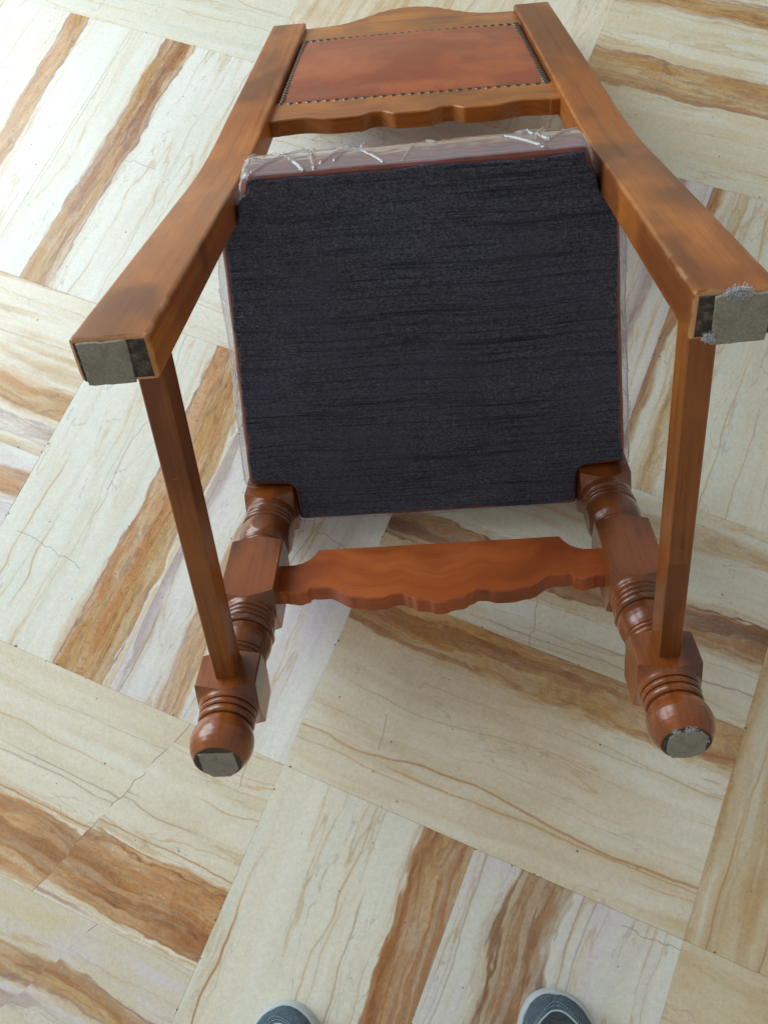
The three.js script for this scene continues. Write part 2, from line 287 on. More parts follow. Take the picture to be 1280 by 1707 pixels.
const rack = (x, u) => -0.05 * x * sm(0.5, 0.8, u);                              // the back is racked a little
const put = (x, u, f) => [x, u, -f];
// point of the back frame: f measured from the rear face
const back = (x, u, f) => put(x, u + rack(x, u), rearF(u) + f);

// rear legs: one swept rectangular section from foot to top
function rearLeg(side) {
  const r = 0.0035, n = 5, P = [], UVs = [], us = [];
  const top = 1.0809;
  us.push(0, 0.0012, 0.003); for (let i = 1; i <= 60; i++) us.push(0.003 + (top - 0.003 - 0.006) * i / 60); us.push(top - 0.003, top - 0.0008, top);
  us.forEach((u, k) => {
    const inset = k === 0 ? 0.003 : k === 1 ? 0.0012 : k === us.length - 1 ? 0.003 : k === us.length - 2 ? 0.001 : 0;
    const w = legW + 0.0012 * u / top, d = 0.0336 + 0.0015 * u / top, xo = outerX(u);
    const row = [], uvr = [];
    // corners in (a across from outer, b depth from rear): start rear-outer -> rear-inner -> front-inner -> front-outer
    const rr = [r, r, r, k < 12 ? 0.008 : 0.0045], cs = [[0, 0], [w, 0], [w, d], [0, d]], dir = [[1, 1], [-1, 1], [-1, -1], [1, -1]], a0 = [180, 270, 0, 90];
    const base = [0, legW, legW + legD, 2 * legW + legD];
    for (let c = 0; c < 4; c++) for (let i = 0; i <= n; i++) {
      const R = rr[c], th = (a0[c] + 90 * i / n) * Math.PI / 180;
      let a = cs[c][0] + dir[c][0] * R + Math.cos(th) * R, b = cs[c][1] + dir[c][1] * R + Math.sin(th) * R;
      a = Math.min(w - inset, Math.max(inset, a)); b = Math.min(d - inset, Math.max(inset, b));
      row.push(back(side * (xo - a), u, b)); uvr.push([base[c] + (i / n - 0.5) * R * 1.4, u]);
    }
    row.push(row[0].slice()); uvr.push([2 * (legW + legD) - r * 0.7, u]);
    P.push(side > 0 ? row.reverse() : row); UVs.push(side > 0 ? uvr.reverse() : uvr);
  });
  const body = grid(P, UVs);
  const cap = (row, flip) => { const pts = row.slice(0, -1), c = pts.reduce((s, p) => [s[0] + p[0] / pts.length, s[1] + p[1] / pts.length, s[2] + p[2] / pts.length], [0, 0, 0]); const pos = [...c], uv = [c[0], c[2]], idx = []; pts.forEach((p) => { pos.push(...p); uv.push(p[0], p[2]); }); for (let i = 0; i < pts.length; i++) { const a = 1 + i, b = 1 + (i + 1) % pts.length; flip ? idx.push(0, a, b) : idx.push(0, b, a); } return geo(pos, idx, uv); };
  const topCap = cap(P[P.length - 1], false);
  const o = mesh('rear_leg', mergeGeometries([crease(body, 28), topCap.toNonIndexed()]), stileMats[side > 0 ? 1 : 0], chair);
  mesh('end_grain', cap(P[0], true), endMat, o);
  return { o, P };
}
function padGeo(pts, th, cx) {   // a pad of cloth stuck under a foot: pts [x,f], thickness downwards (negative u), ragged outline
  const R = rng(pts.length * 31 + Math.round(cx * 1000) + 900), out = [];
  for (let i = 0; i < pts.length; i++) { const a = pts[i], b = pts[(i + 1) % pts.length]; for (let k = 0; k < 8; k++) { const t = k / 8; out.push([a[0] + (b[0] - a[0]) * t + (R() - 0.5) * 0.0008, a[1] + (b[1] - a[1]) * t + (R() - 0.5) * 0.0008]); } }
  const c = out.reduce((s, p) => [s[0] + p[0] / out.length, s[1] + p[1] / out.length], [0, 0]), P = [], U = [];
  for (const [k, u] of [[1, 0.0004], [1, -th * 0.6], [0.95, -th], [0.5, -th * 1.08], [0, -th * 1.1]]) {
    const row = [], ur = []; for (let i = 0; i <= out.length; i++) { const p = out[i % out.length], x = c[0] + (p[0] - c[0]) * k, f = c[1] + (p[1] - c[1]) * k; row.push(put(x, u, f)); ur.push([x, f]); } P.push(row); U.push(ur);
  }
  return grid(P, U);
}
function fluff(parent, spots, seed) {     // wisps of pale lint: many tiny bent threads in one piece
  const R = rng(seed), gs = [];
  for (const [x, u, f, rad, n] of spots) for (let i = 0; i < n * 4; i++) {
    const p = [x + (R() - 0.5) * rad * 2, u + (R() - 0.7) * rad, f + (R() - 0.5) * rad * 1.2], pts = [new THREE.Vector3(...put(...p))];
    for (let k = 0; k < 3; k++) { p[0] += (R() - 0.5) * rad * 0.8; p[1] += (R() - 0.6) * rad * 0.5; p[2] += (R() - 0.5) * rad * 0.8; pts.push(new THREE.Vector3(...put(...p))); }
    gs.push(new THREE.TubeGeometry(new THREE.CatmullRomCurve3(pts), 5, 0.00008 + R() * 0.00013, 3));
  }
  const o = mesh('lint', mergeGeometries(gs), fluffMat, parent); o.userData.kind = 'stuff'; o.userData.label = 'pale lint caught round the foot pad';
  return o;
}
const legL = rearLeg(-1), legR = rearLeg(1);
{
  const fl = rearF(0);
  mesh('foot_pad', padGeo([[-0.2172, fl + 0.003], [-0.1846, fl + 0.003], [-0.1858, fl + 0.0336], [-0.2172, fl + 0.0338]], 0.0022, -0.2), feltMat, legL.o);
  const p = mesh('foot_pad', padGeo([[0.182, fl + 0.003], [0.217, fl + 0.003], [0.2165, fl + 0.0355], [0.1835, fl + 0.036]], 0.0026, 0.2), feltMat, legR.o);
  fluff(legR.o, [[0.1975, -0.001, fl + 0.001, 0.0045, 60], [0.191, -0.001, fl + 0.001, 0.003, 36], [0.1815, -0.002, fl + 0.030, 0.003, 60]], 12);
}

// turned front legs: square blocks cut by a turned profile
const TURN = [[0, 0.0228], [0.0006, 0.0238], [0.002, 0.0246], [0.006, 0.0272], [0.011, 0.0294], [0.017, 0.0308], [0.022, 0.0312], [0.028, 0.0306], [0.033, 0.0290], [0.0375, 0.0268], [0.0395, 0.0256], [0.0402, 0.0254],
  [0.0412, 0.0268], [0.043, 0.0280], [0.0455, 0.0284], [0.048, 0.0278], [0.0494, 0.0266], [0.0500, 0.0264], [0.0506, 0.0274], [0.053, 0.0288], [0.0555, 0.0286], [0.0568, 0.0276], [0.0574, 0.0275], [0.058, 0.0284], [0.0605, 0.0298], [0.0625, 0.0304], [0.0645, 0.0318], [0.0672, 0.0360], [0.0705, 0.0445],
  [0.075, 0.060], [0.103, 0.060], [0.1075, 0.0445], [0.111, 0.0360], [0.1142, 0.0312], [0.116, 0.0296], [0.1168, 0.0274], [0.1176, 0.0270], [0.1184, 0.0280], [0.1205, 0.0290], [0.123, 0.0288], [0.1244, 0.0276], [0.125, 0.0268], [0.1256, 0.0270], [0.127, 0.0280], [0.129, 0.0282], [0.1306, 0.0272], [0.1312, 0.0266], [0.132, 0.0268],
  [0.136, 0.0284], [0.142, 0.0300], [0.149, 0.0308], [0.155, 0.0304], [0.1588, 0.0292], [0.1594, 0.0286], [0.160, 0.0296], [0.1618, 0.0318], [0.1645, 0.0328], [0.1672, 0.0320], [0.1688, 0.0298], [0.1694, 0.0290], [0.170, 0.0296], [0.172, 0.0308], [0.1745, 0.0310], [0.1764, 0.0298], [0.177, 0.0284], [0.1776, 0.0286], [0.1795, 0.0300], [0.182, 0.0302], [0.184, 0.0288], [0.1846, 0.0278], [0.1852, 0.0280], [0.187, 0.0294], [0.1895, 0.0298], [0.1915, 0.0300],
  [0.194, 0.0312], [0.198, 0.0360], [0.2029, 0.0445], [0.208, 0.060], [0.281, 0.060], [0.2858, 0.0445], [0.290, 0.0360], [0.2935, 0.0312], [0.2955, 0.0294], [0.2962, 0.0272], [0.297, 0.0274], [0.2985, 0.0288], [0.3005, 0.0288], [0.3018, 0.0276], [0.3024, 0.0276],
  [0.306, 0.0298], [0.312, 0.0320], [0.319, 0.0332], [0.327, 0.0334], [0.333, 0.0326], [0.3365, 0.0314], [0.3372, 0.0304], [0.338, 0.0310], [0.340, 0.0328], [0.3425, 0.0330], [0.3445, 0.0318], [0.345, 0.0308], [0.3458, 0.0312], [0.3475, 0.0322], [0.350, 0.0322], [0.3515, 0.0308], [0.352, 0.0298], [0.353, 0.0296], [0.358, 0.0308], [0.3645, 0.0312], [0.368, 0.0314], [0.372, 0.0345], [0.3795, 0.0445], [0.384, 0.060], [0.43, 0.060]];
{ // cut the grooves deeper: every local low of the profile goes down a little
  for (let i = 1; i + 1 < TURN.length; i++) { const r = TURN[i][1]; if (r < 0.0318 && r <= TURN[i - 1][1] && r <= TURN[i + 1][1] && TURN[i][0] > 0.03) TURN[i][1] = r - 0.0024; }
}
function frontLeg(side) {
  const h = 0.0309, b = 0.0013, prof = (u) => { for (let i = 1; i < TURN.length; i++) if (u <= TURN[i][0]) { const a = TURN[i - 1], q = TURN[i]; return a[1] + (q[1] - a[1]) * (u - a[0]) / (q[0] - a[0]); } return 0.06; };
  // the square section as a list of points, four faces with small bevels between them
  const FN = 18, cols = [];
  for (let k = 0; k < 4; k++) for (let i = 0; i <= FN; i++) { const a = -(h - b) + 2 * (h - b) * i / FN, c = Math.round(Math.cos(k * Math.PI / 2)), s = Math.round(Math.sin(k * Math.PI / 2)); cols.push([h * c - a * s, h * s + a * c]); }
  const M = cols.length, rad = cols.map((p) => Math.hypot(p[0], p[1])), ang = cols.map((p) => Math.atan2(p[1], p[0]));
  const blocks = [[0.0645, 0.080, 0.100, 0.1145], [0.1925, 0.215, 0.270, 0.2940], [0.3680, 0.390, 0.43, 0.43]];
  const cut = (lo, hi, r) => { for (let i = 0; i < 30; i++) { const m = (lo + hi) / 2; (prof(m) < r) === (prof(hi) >= prof(lo)) ? lo = m : hi = m; } return (lo + hi) / 2; };
  const ends = blocks.map(([a, m, n, z]) => rad.map((r) => [cut(a - 0.004, m, r), z === 0.43 ? 0.43 : cut(n, z + 0.004, r)]));
  const axis = (u) => side * (0.2193 - (0.2193 - 0.2099) * u / 0.3795), at = (x, s, u) => put(axis(u) + x, u, 0.388 + s), parts = [], P0 = [];
  const sections = [[0, 0.0760, null, 0], [0.1000, 0.2100, 0, 1], [0.276, 0.388, 1, 2]];
  sections.forEach(([u0, u1, lo, hi], q) => {
    const us = []; for (let i = 0; i + 1 < TURN.length; i++) { const [a, ra] = TURN[i], [c, rc] = TURN[i + 1]; if (a < u0 - 0.004 || a > u1) continue; const n = Math.max(1, Math.abs(rc - ra) > 0.003 ? 7 : Math.ceil((c - a) / 0.0011)); for (let k = 0; k < n; k++) us.push(a + (c - a) * k / n); }
    const P = [], U = [];
    for (const u of us) {
      const row = [], ur = [];
      for (let j = 0; j <= M; j++) {
        const m = j % M; let v = u; if (lo !== null) v = Math.max(v, ends[lo][m][1]); v = Math.min(v, ends[hi][m][0]);
        const r = Math.min(prof(v), rad[m]); row.push(at(r * Math.cos(ang[m]), r * Math.sin(ang[m]), v)); ur.push([(j === M ? ang[0] + 2 * Math.PI : ang[m] < ang[0] - 1e-6 ? ang[m] + 2 * Math.PI : ang[m]) * 0.035, v]);
      }
      P.push(row); U.push(ur);
    }
    if (q === 0) P0.push(...P[0].slice(0, M));
    parts.push(crease(grid(P, U), 50));
  });
  blocks.forEach((bk, q) => {
    const strip = (list) => { const P = [], U = []; for (let t = 0; t <= 6; t++) { const row = [], ur = []; for (const m of list) { const [a, z] = ends[q][m], u = a + (z - a) * t / 6; row.push(at(cols[m][0], cols[m][1], u)); ur.push([ang[m] * 0.04, u]); } P.push(row); U.push(ur); } parts.push(grid(P, U).toNonIndexed()); };
    for (let k = 0; k < 4; k++) { strip(Array.from({ length: FN + 1 }, (_, i) => k * (FN + 1) + i)); strip([k * (FN + 1) + FN, ((k + 1) % 4) * (FN + 1)]); }
  });
  const pos = [], uv = [], idx = []; cols.forEach((p) => { pos.push(...at(p[0], p[1], 0.43)); uv.push(p[0], p[1]); }); for (let i = 1; i < M - 1; i++) idx.push(0, i + 1, i);
  parts.push(geo(pos, idx, uv).toNonIndexed());
  const o = mesh('front_leg', mergeGeometries(parts), turnedMat, chair), N = M, P = [[...P0, P0[0]]];
  const bot = P[0], p2 = [side * 0.2193, 0, -0.388], uv2 = [0, 0], id2 = []; bot.slice(0, -1).forEach((p) => { p2.push(...p); uv2.push(p[0], p[2]); }); for (let i = 0; i < N; i++) id2.push(0, 1 + i, 1 + (i + 1) % N);
  mesh('end_grain', geo(p2, id2, uv2), endMat, o);
  const q = 0.0168, xo = side * 0.2193;
  mesh('foot_pad', side < 0 ? padGeo([[xo - 0.016, 0.3735], [xo + 0.0175, 0.3735], [xo + 0.018, 0.399], [xo + 0.009, 0.4095], [xo - 0.009, 0.4095], [xo - 0.0165, 0.400]], 0.0018, -0.3) : padGeo([[xo - 0.017, 0.378], [xo - 0.010, 0.371], [xo + 0.011, 0.3705], [xo + 0.0185, 0.379], [xo + 0.0175, 0.401], [xo + 0.006, 0.4085], [xo - 0.011, 0.4085], [xo - 0.0175, 0.399]], 0.002, 0.3), feltMat, o);
  if (side > 0) fluff(o, [[xo + 0.001, 0.0005, 0.3675, 0.0038, 50], [xo - 0.011, 0.0005, 0.370, 0.003, 30], [xo + 0.018, -0.001, 0.384, 0.002, 12]], 21);
}
frontLeg(-1); frontLeg(1);

// side stretchers
for (const side of [-1, 1]) {
  const a = new THREE.Vector3(...put(side * 0.2025, 0.094, -0.035)), b = new THREE.Vector3(...put(side * 0.2185, 0.0935, 0.366));
  const w = 0.0105, h = 0.016, c = 0.0012, P = [], U = [];
  const sec = [[-w + c, -h], [w - c, -h], [w, -h + c], [w, h - c], [w - c, h], [-w + c, h], [-w, h - c], [-w, -h + c]];
  for (let i = 0; i <= 14; i++) { const t = i / 14, p = a.clone().lerp(b, t), row = [], ur = []; let l = 0; for (let j = 0; j <= 8; j++) { const s = sec[j % 8]; if (j) { const q = sec[j - 1]; l += Math.hypot(s[0] - q[0], s[1] - q[1]); } row.push([p.x + s[0], p.y + s[1], p.z]); ur.push([l, t * 0.4 + (side > 0 ? 0.13 : 0)]); } P.push(row); U.push(ur); }
  mesh('side_stretcher', crease(grid(P, U), 25), barMat, chair);
}

// boards with a shaped outline: top(x), bottom(x), front and rear faces through fn(x,u,f)
function interp(T, x) { const a = Math.abs(x); for (let i = 1; i < T.length; i++) if (a <= T[i][0]) { const p = T[i - 1], q = T[i], t = (a - p[0]) / (q[0] - p[0]), s = t * t * (3 - 2 * t); return p[1] + (q[1] - p[1]) * (q[2] ? t : s); } return T[T.length - 1][1]; }
function board(x0, x1, top, bottom, f0, f1, fn, nx = 150, uvSwap = true) {
  const e = 0.0014, gs = [];
  const P = [], U = [];
  for (let i = 0; i <= nx; i++) {
    const x = x0 + (x1 - x0) * i / nx, t = top(x), b = bottom(x), row = [], ur = [];
    // loop round the section: rear bottom -> rear top -> front top -> front bottom
    const sec = [[b + e, f0]]; for (let k = 1; k < 6; k++) sec.push([b + e + (t - b - 2 * e) * k / 6, f0]); sec.push([t - e, f0], [t, f0 + e], [t, f1 - e], [t - e, f1]); for (let k = 5; k > 0; k--) sec.push([b + e + (t - b - 2 * e) * k / 6, f1]); sec.push([b + e, f1], [b, f1 - e], [b, f0 + e], [b + e, f0]);
    let l = 0; sec.forEach((s, j) => { if (j) l += Math.hypot(s[0] - sec[j - 1][0], s[1] - sec[j - 1][1]); row.push(fn(x, s[0], s[1])); ur.push(uvSwap ? [l, x] : [x, l]); });
    P.push(row); U.push(ur);
  }
  const body = crease(grid(P, U), 30);
  const cap = (row, flip) => { const n = row.length - 1, pos = [], uv = [], idx = []; row.slice(0, -1).forEach((p) => { pos.push(...p); uv.push(p[1], p[2]); }); for (let i = 1; i < n - 1; i++) flip ? idx.push(0, i, i + 1) : idx.push(0, i + 1, i); return geo(pos, idx, uv).toNonIndexed(); };
  return mergeGeometries([body, cap(P[0], true), cap(P[nx], false)]);
}
const apTop = [[0, 0.2905], [0.1415, 0.2908, 1], [0.1425, 0.2895, 1], [0.146, 0.2820, 1], [0.152, 0.2742, 1], [0.160, 0.2688, 1], [0.168, 0.2662, 1], [0.195, 0.2655, 1]];
const apBot = [[0, 0.1905], [0.006, 0.1913], [0.013, 0.1950], [0.019, 0.1962], [0.025, 0.1966], [0.034, 0.2030], [0.043, 0.2082], [0.050, 0.2076], [0.064, 0.2030], [0.079, 0.2030], [0.097, 0.2068], [0.128, 0.2242], [0.140, 0.2240], [0.1465, 0.2250], [0.151, 0.2190], [0.160, 0.2160], [0.170, 0.2182], [0.176, 0.2200], [0.195, 0.2200]];
mesh('front_stretcher', board(-0.188, 0.188, (x) => interp(apTop, x), (x) => interp(apBot, x), 0.380, 0.400, put, 260), apronMat, chair);
const railBot = [[0, 0.6720], [0.020, 0.6726], [0.0405, 0.6835], [0.049, 0.6835], [0.067, 0.6725], [0.098, 0.6722], [0.140, 0.6815], [0.1705, 0.6785], [0.172, 0.6770], [0.2, 0.677]];
const innerX = (u) => outerX(u) - legW - 0.0012 * u / UT;
const RECESS = 0.0113;
mesh('back_rail', board(-innerX(0.7) - 0.001, innerX(0.7) + 0.001, () => 0.741, (x) => interp(railBot, x), RECESS - 0.003, RECESS + 0.017, back, 200), railMat, chair);
const crestTop = [[0, 1.1580], [0.012, 1.1575], [0.028, 1.1530], [0.045, 1.1420], [0.062, 1.1265], [0.078, 1.1120], [0.090, 1.1010], [0.098, 1.0950], [0.115, 1.0880], [0.135, 1.0835], [0.17, 1.081]];
mesh('crest_rail', board(-innerX(1.05) - 0.002, innerX(1.05) + 0.002, (x) => interp(crestTop, x), () => 1.006, RECESS - 0.002, RECESS + 0.021, back, 160), railMat, chair);

// padded leather panel with a border of nails
{
  const u0 = 0.733, u1 = 1.0143, hw = (u) => innerX(u) - 0.0015, nx = 60, nu = 48, P = [], U = [];
  const puff = (a, b) => { const g = (t) => sm(0, 0.16, t) * sm(0, 0.16, 1 - t); return 0.0025 * (1 - g(a) * g(b)) * -1 - 0.0125 * Math.pow(Math.sin(Math.PI * Math.min(1, Math.max(0, a))), 0.55) * Math.pow(Math.sin(Math.PI * Math.min(1, Math.max(0, b))), 0.55) * (0.9 + 0.18 * (fbm(a * 5 + 3, b * 4, 2) - 0.5)); };
  for (let i = 0; i <= nu; i++) { const b = i / nu, u = u0 + (u1 - u0) * b, row = [], ur = []; for (let j = 0; j <= nx; j++) { const a = j / nx, x = -hw(u) + 2 * hw(u) * a; row.push(back(x, u, RECESS + 0.001 + puff(a, b) + (fbm(a * 22, b * 18, 2) - 0.5) * 0.0006)); ur.push([a, b]); } P.push(row); U.push(ur); }
  const front = [], fu = []; for (let i = 0; i <= 1; i++) { const u = i ? u1 : u0, row = [], ur = []; for (let j = 0; j <= 12; j++) { row.push(back(hw(u) - 2 * hw(u) * j / 12, u, RECESS + 0.016)); ur.push([j / 12, i]); } front.push(row); fu.push(ur); }
  const panel = mesh('back_panel', mergeGeometries([grid(P, U), grid(front, fu)]), leatherMat, chair);
  const nail = new THREE.SphereGeometry(0.0054, 12, 6, 0, Math.PI * 2, 0, Math.PI / 2); nail.scale(1, 0.62, 1); nail.rotateX(Math.PI / 2);   // dome faces +z = towards the back
  const R = rng(808);
  const add = (x, u) => { const o = mesh('nail', nail, nailMat, panel); o.position.set(...back(x, u, RECESS - 0.0012)); o.rotation.set((R() - 0.5) * 0.3, (R() - 0.5) * 0.3, 0); };
  const nb = 29; for (let i = 0; i < nb; i++) { const t = i / (nb - 1); add((2 * t - 1) * (hw(u0) - 0.0055), u0 + 0.005); add((2 * t - 1) * (hw(u1) - 0.0055), u1 - 0.005); }
  const ns = 27; for (let i = 1; i < ns; i++) { const u = u0 + 0.005 + (u1 - u0 - 0.010) * i / ns; for (const s of [-1, 1]) add(s * (hw(u) - 0.0055), u); }
}

// ---------------------------------------------------------------- the seat
const SU = 0.389;
const half = [[-0.0315, 0.1665], [-0.0285, 0.1700], [-0.008, 0.1765], [0.0155, 0.1825], [0.0195, 0.2045], [0.2, 0.2205], [0.352, 0.2350], [0.3566, 0.1795], [0.4135, 0.1788]];   // f, half width; notches for the legs
function outlinePts() {     // counter-clockwise seen from below: list of [x,f] with outward normals
  const right = []; const h = half, dense = (a, b, n) => { for (let i = 0; i < n; i++) { const t = i / n; right.push([a[1] + (b[1] - a[1]) * t, a[0] + (b[0] - a[0]) * t]); } };
  const rear = []; for (let i = 0; i < 70; i++) rear.push([-h[0][1] + 2 * h[0][1] * i / 70, h[0][0]]);
  [4, 5, 8, 5, 36, 36, 10, 10].forEach((n, i) => dense(h[i], h[i + 1], n));
  const front = []; for (let i = 0; i < 70; i++) front.push([h[8][1] - 2 * h[8][1] * i / 70, h[8][0] + 0.0]);
  const left = right.slice().reverse().map(([x, f]) => [-x, f]);
  // left list runs front->rear
  const all = [...rear, ...right, ...front, [-h[8][1], h[8][0]], ...left.slice(0, -1)];
  const n = all.length;
  let pts = all.map((p) => p.slice());
  for (let it = 0; it < 2; it++) pts = pts.map((p, i) => { const a = pts[(i + n - 1) % n], b = pts[(i + 1) % n]; return [(a[0] + 2 * p[0] + b[0]) / 4, (a[1] + 2 * p[1] + b[1]) / 4]; });
  const nor = pts.map((p, i) => { const a = pts[(i + n - 2) % n], b = pts[(i + 2) % n]; let dx = b[0] - a[0], df = b[1] - a[1], l = Math.hypot(dx, df) || 1; return [df / l, -dx / l]; });
  return { pts, nor };
}
const OUT = outlinePts();
const seatTop = (f) => 0.478 - 0.030 * sm(0.12, 0.40, f);
const notch = (f) => sm(-0.018, -0.008, f) * (1 - sm(0.019, 0.028, f));      // where the rear legs pass the seat
function seatLoft(prof, wrinkle, close) {   // prof: [inset, height 0..1 or fixed] rows
  const P = [], U = [], n = OUT.pts.length; let per = 0; const L = [0]; for (let i = 0; i < n; i++) { const a = OUT.pts[i], b = OUT.pts[(i + 1) % n]; per += Math.hypot(b[0] - a[0], b[1] - a[1]); L.push(per); }
  prof.forEach(([ins, k], r) => {
    const row = [], ur = [];
    for (let i = 0; i <= n; i++) {
      const p = OUT.pts[i % n], m = OUT.nor[i % n], w = wrinkle ? wrinkle(L[i], k, p, m) : 0, x = p[0] - m[0] * (ins - w), f = p[1] - m[1] * (ins - w);
      row.push(put(x, SU + (seatTop(f) - SU) * k, f)); ur.push([L[i], k * 0.075]);
    }
    P.push(row); U.push(ur);
  });
  if (close) { const last = P[P.length - 1]; for (const s of [0.75, 0.4, 0]) { const row = [], ur = []; last.forEach((p) => { const x = p[0] * s, z = -0.19 + (p[2] + 0.19) * s; row.push([x, p[1] + 0.004 * (1 - s) * 0.5, z]); ur.push([x, z]); }); P.push(row); U.push(ur); } }
  return grid(P, U);
}
const bulge = [[0.004, 0], [0.0012, 0.03], [0, 0.09], [-0.001, 0.22], [-0.001, 0.38], [0.0005, 0.54], [0.0035, 0.70], [0.009, 0.84], [0.017, 0.94], [0.030, 1]];
const seatWr = (l, k) => (fbm(l * 26, k * 3 + 9, 3) - 0.5) * 0.003 * sm(0, 0.15, k);
const seat = mesh('seat', (() => { const body = seatLoft(bulge, seatWr, true); const n = OUT.pts.length, pos = [0, SU + 0.002, -0.19], uv = [0, 0], idx = []; OUT.pts.forEach((p, i) => { const m = OUT.nor[i]; pos.push(...put(p[0] - m[0] * 0.004, SU, p[1] - m[1] * 0.004)); uv.push(p[0], p[1]); }); for (let i = 0; i < n; i++) idx.push(0, 1 + i, 1 + (i + 1) % n); return mergeGeometries([body, geo(pos, idx, uv)]); })(), seatLeather, chair);
{ // dark cloth tacked under the seat
  const n = OUT.pts.length, P = [], U = [], c = [0, 0.19];
  const hem = (i) => 0.0050 + (fbm(i * 0.13, 3, 3) - 0.5) * 0.0060 + (fbm(i * 0.7, 8, 2) - 0.5) * 0.0030;
  const rows = [[0, 0.0004], [0, -0.0012], [0.0010, -0.0022], [0.003, -0.0022], [0.006, -0.0018]];
  for (const [ins, du] of rows) { const row = [], ur = []; for (let i = 0; i <= n; i++) { const k = i % n, p = OUT.pts[k], m = OUT.nor[k], q = ins + hem(k) * (1 - notch(p[1])) - 0.0012 * notch(p[1]), x = p[0] - m[0] * q, f = p[1] - m[1] * q; row.push(put(x, SU + du + (ins === 0 && du > 0 ? 0.03 * notch(p[1]) : 0) - (fbm(x * 60, f * 60, 2) - 0.5) * 0.0012 * (ins > 0 ? 1 : 0), f)); ur.push([x, f]); } P.push(row); U.push(ur); }
  let last = P[P.length - 1];
  for (let s = 1; s <= 16; s++) { const k = 1 - s / 16, row = [], ur = []; for (let it = 0; it < 14; it++) last = last.map((p, i) => { const a = last[i === 0 ? n - 1 : i - 1], b = last[i === n ? 1 : i + 1]; return [0, 1, 2].map((q) => (a[q] + 2 * p[q] + b[q]) / 4); });
    last.forEach((p) => { const x = p[0] * k, f = c[1] + (-p[2] - c[1]) * k, e = 1 - k; row.push(put(x, SU - 0.0018 - 0.007 * sm(0, 0.7, e) - (fbm(x * 16 + 5, f * 24, 2) - 0.5) * 0.005 * sm(0, 0.3, e) - (fbm(x * 34 + 2, f * 26 + x * 12, 2) - 0.5) * 0.0022 * sm(0, 0.08, e) * (1 - sm(0.1, 0.5, e)), f)); ur.push([x, f]); }); P.push(row); U.push(ur); }
  const RT = rng(71), th = []; for (let i = 0; i < 26; i++) { const f = 0.05 + RT() * 0.29, sx = RT() < 0.75 ? 1 : -1, x0 = sx * (0.2045 + (f - 0.02) * 0.092 - 0.006), pts = []; let x = x0, ff = f, u = SU - 0.002; for (let k = 0; k < 4; k++) { pts.push(new THREE.Vector3(...put(x, u, ff))); x += -sx * (RT() - 0.3) * 0.008; ff += (RT() - 0.7) * 0.009; u -= RT() * 0.0014; } th.push(new THREE.TubeGeometry(new THREE.CatmullRomCurve3(pts), 8, 0.00022, 4)); }
  const thr = mesh('loose_threads', mergeGeometries(th), new THREE.MeshStandardMaterial({ color: 0x8a7c58, roughness: 0.9 }), seat); thr.userData.kind = 'stuff';
  const cl = mesh('dust_cover', grid(P, U), clothMat, seat); cl.userData.label = 'dark charcoal cloth stretched under the seat';
}
{ // crinkled clear film round the edge of the seat
  const R = rng(555), folds = [];
  const n = OUT.pts.length; let per = 0; for (let i = 0; i < n; i++) { const a = OUT.pts[i], b = OUT.pts[(i + 1) % n]; per += Math.hypot(b[0] - a[0], b[1] - a[1]); }
  for (let i = 0; i < 130; i++) folds.push([R() * per, (R() - 0.5) * 0.16, 0.0016 + R() * R() * 0.0022, 0.0010 + R() * 0.0026, R() * 0.7, 0.3 + R() * 0.6]);
  const wr = (l, k, p, m) => {
    let d = 0.0018 + (fbm(l * 22, k * 3, 3) - 0.5) * 0.0026 + (fbm(l * 70, k * 7 + 4, 2) - 0.5) * 0.0006 + (p[1] > 0.03 && p[1] < 0.36 ? 0.0035 * sm(0.03, 0.08, p[1]) * (1 - sm(0.5, 1, k)) * (0.6 + 0.8 * vn(l * 14, 2)) : 0);
    for (const q of folds) { if (k < q[4] - 0.1 || k > q[4] + q[5]) continue; let e = Math.abs(l - q[0] - q[1] * (k - q[4])); if (e < q[2] * 2) d += q[3] * Math.max(0, 1 - e / q[2]); }
    return (Math.max(0.0008, d) + 0.0012) * (1 - notch(p[1])) - 0.002 * notch(p[1]);
  };
  // finer outline for the film
  const rows = [[0.003, -0.02], [0.0008, 0.0]]; for (let i = 1; i <= 48; i++) { const k = i / 48; let ins = -0.001; for (let j = 1; j < bulge.length; j++) if (k * 0.99 <= bulge[j][1]) { const a = bulge[j - 1], b = bulge[j], t = (k * 0.99 - a[1]) / (b[1] - a[1]); ins = a[0] + (b[0] - a[0]) * t; break; } rows.push([ins, k]); }
  const save = { pts: OUT.pts, nor: OUT.nor };
  const fp = [], fn = []; for (let i = 0; i < n; i++) for (let s = 0; s < 7; s++) { const a = save.pts[i], b = save.pts[(i + 1) % n], m = save.nor[i], q = save.nor[(i + 1) % n], t = s / 7; fp.push([a[0] + (b[0] - a[0]) * t, a[1] + (b[1] - a[1]) * t]); const v = [m[0] + (q[0] - m[0]) * t, m[1] + (q[1] - m[1]) * t], l = Math.hypot(...v) || 1; fn.push([v[0] / l, v[1] / l]); }
  OUT.pts = fp; OUT.nor = fn;
  const film = seatLoft(rows, wr, false);
  OUT.pts = save.pts; OUT.nor = save.nor;
  const o = mesh('plastic_wrap', film, filmMat, seat); o.userData.label = 'crinkled clear plastic film wrapped round the seat edge';
}

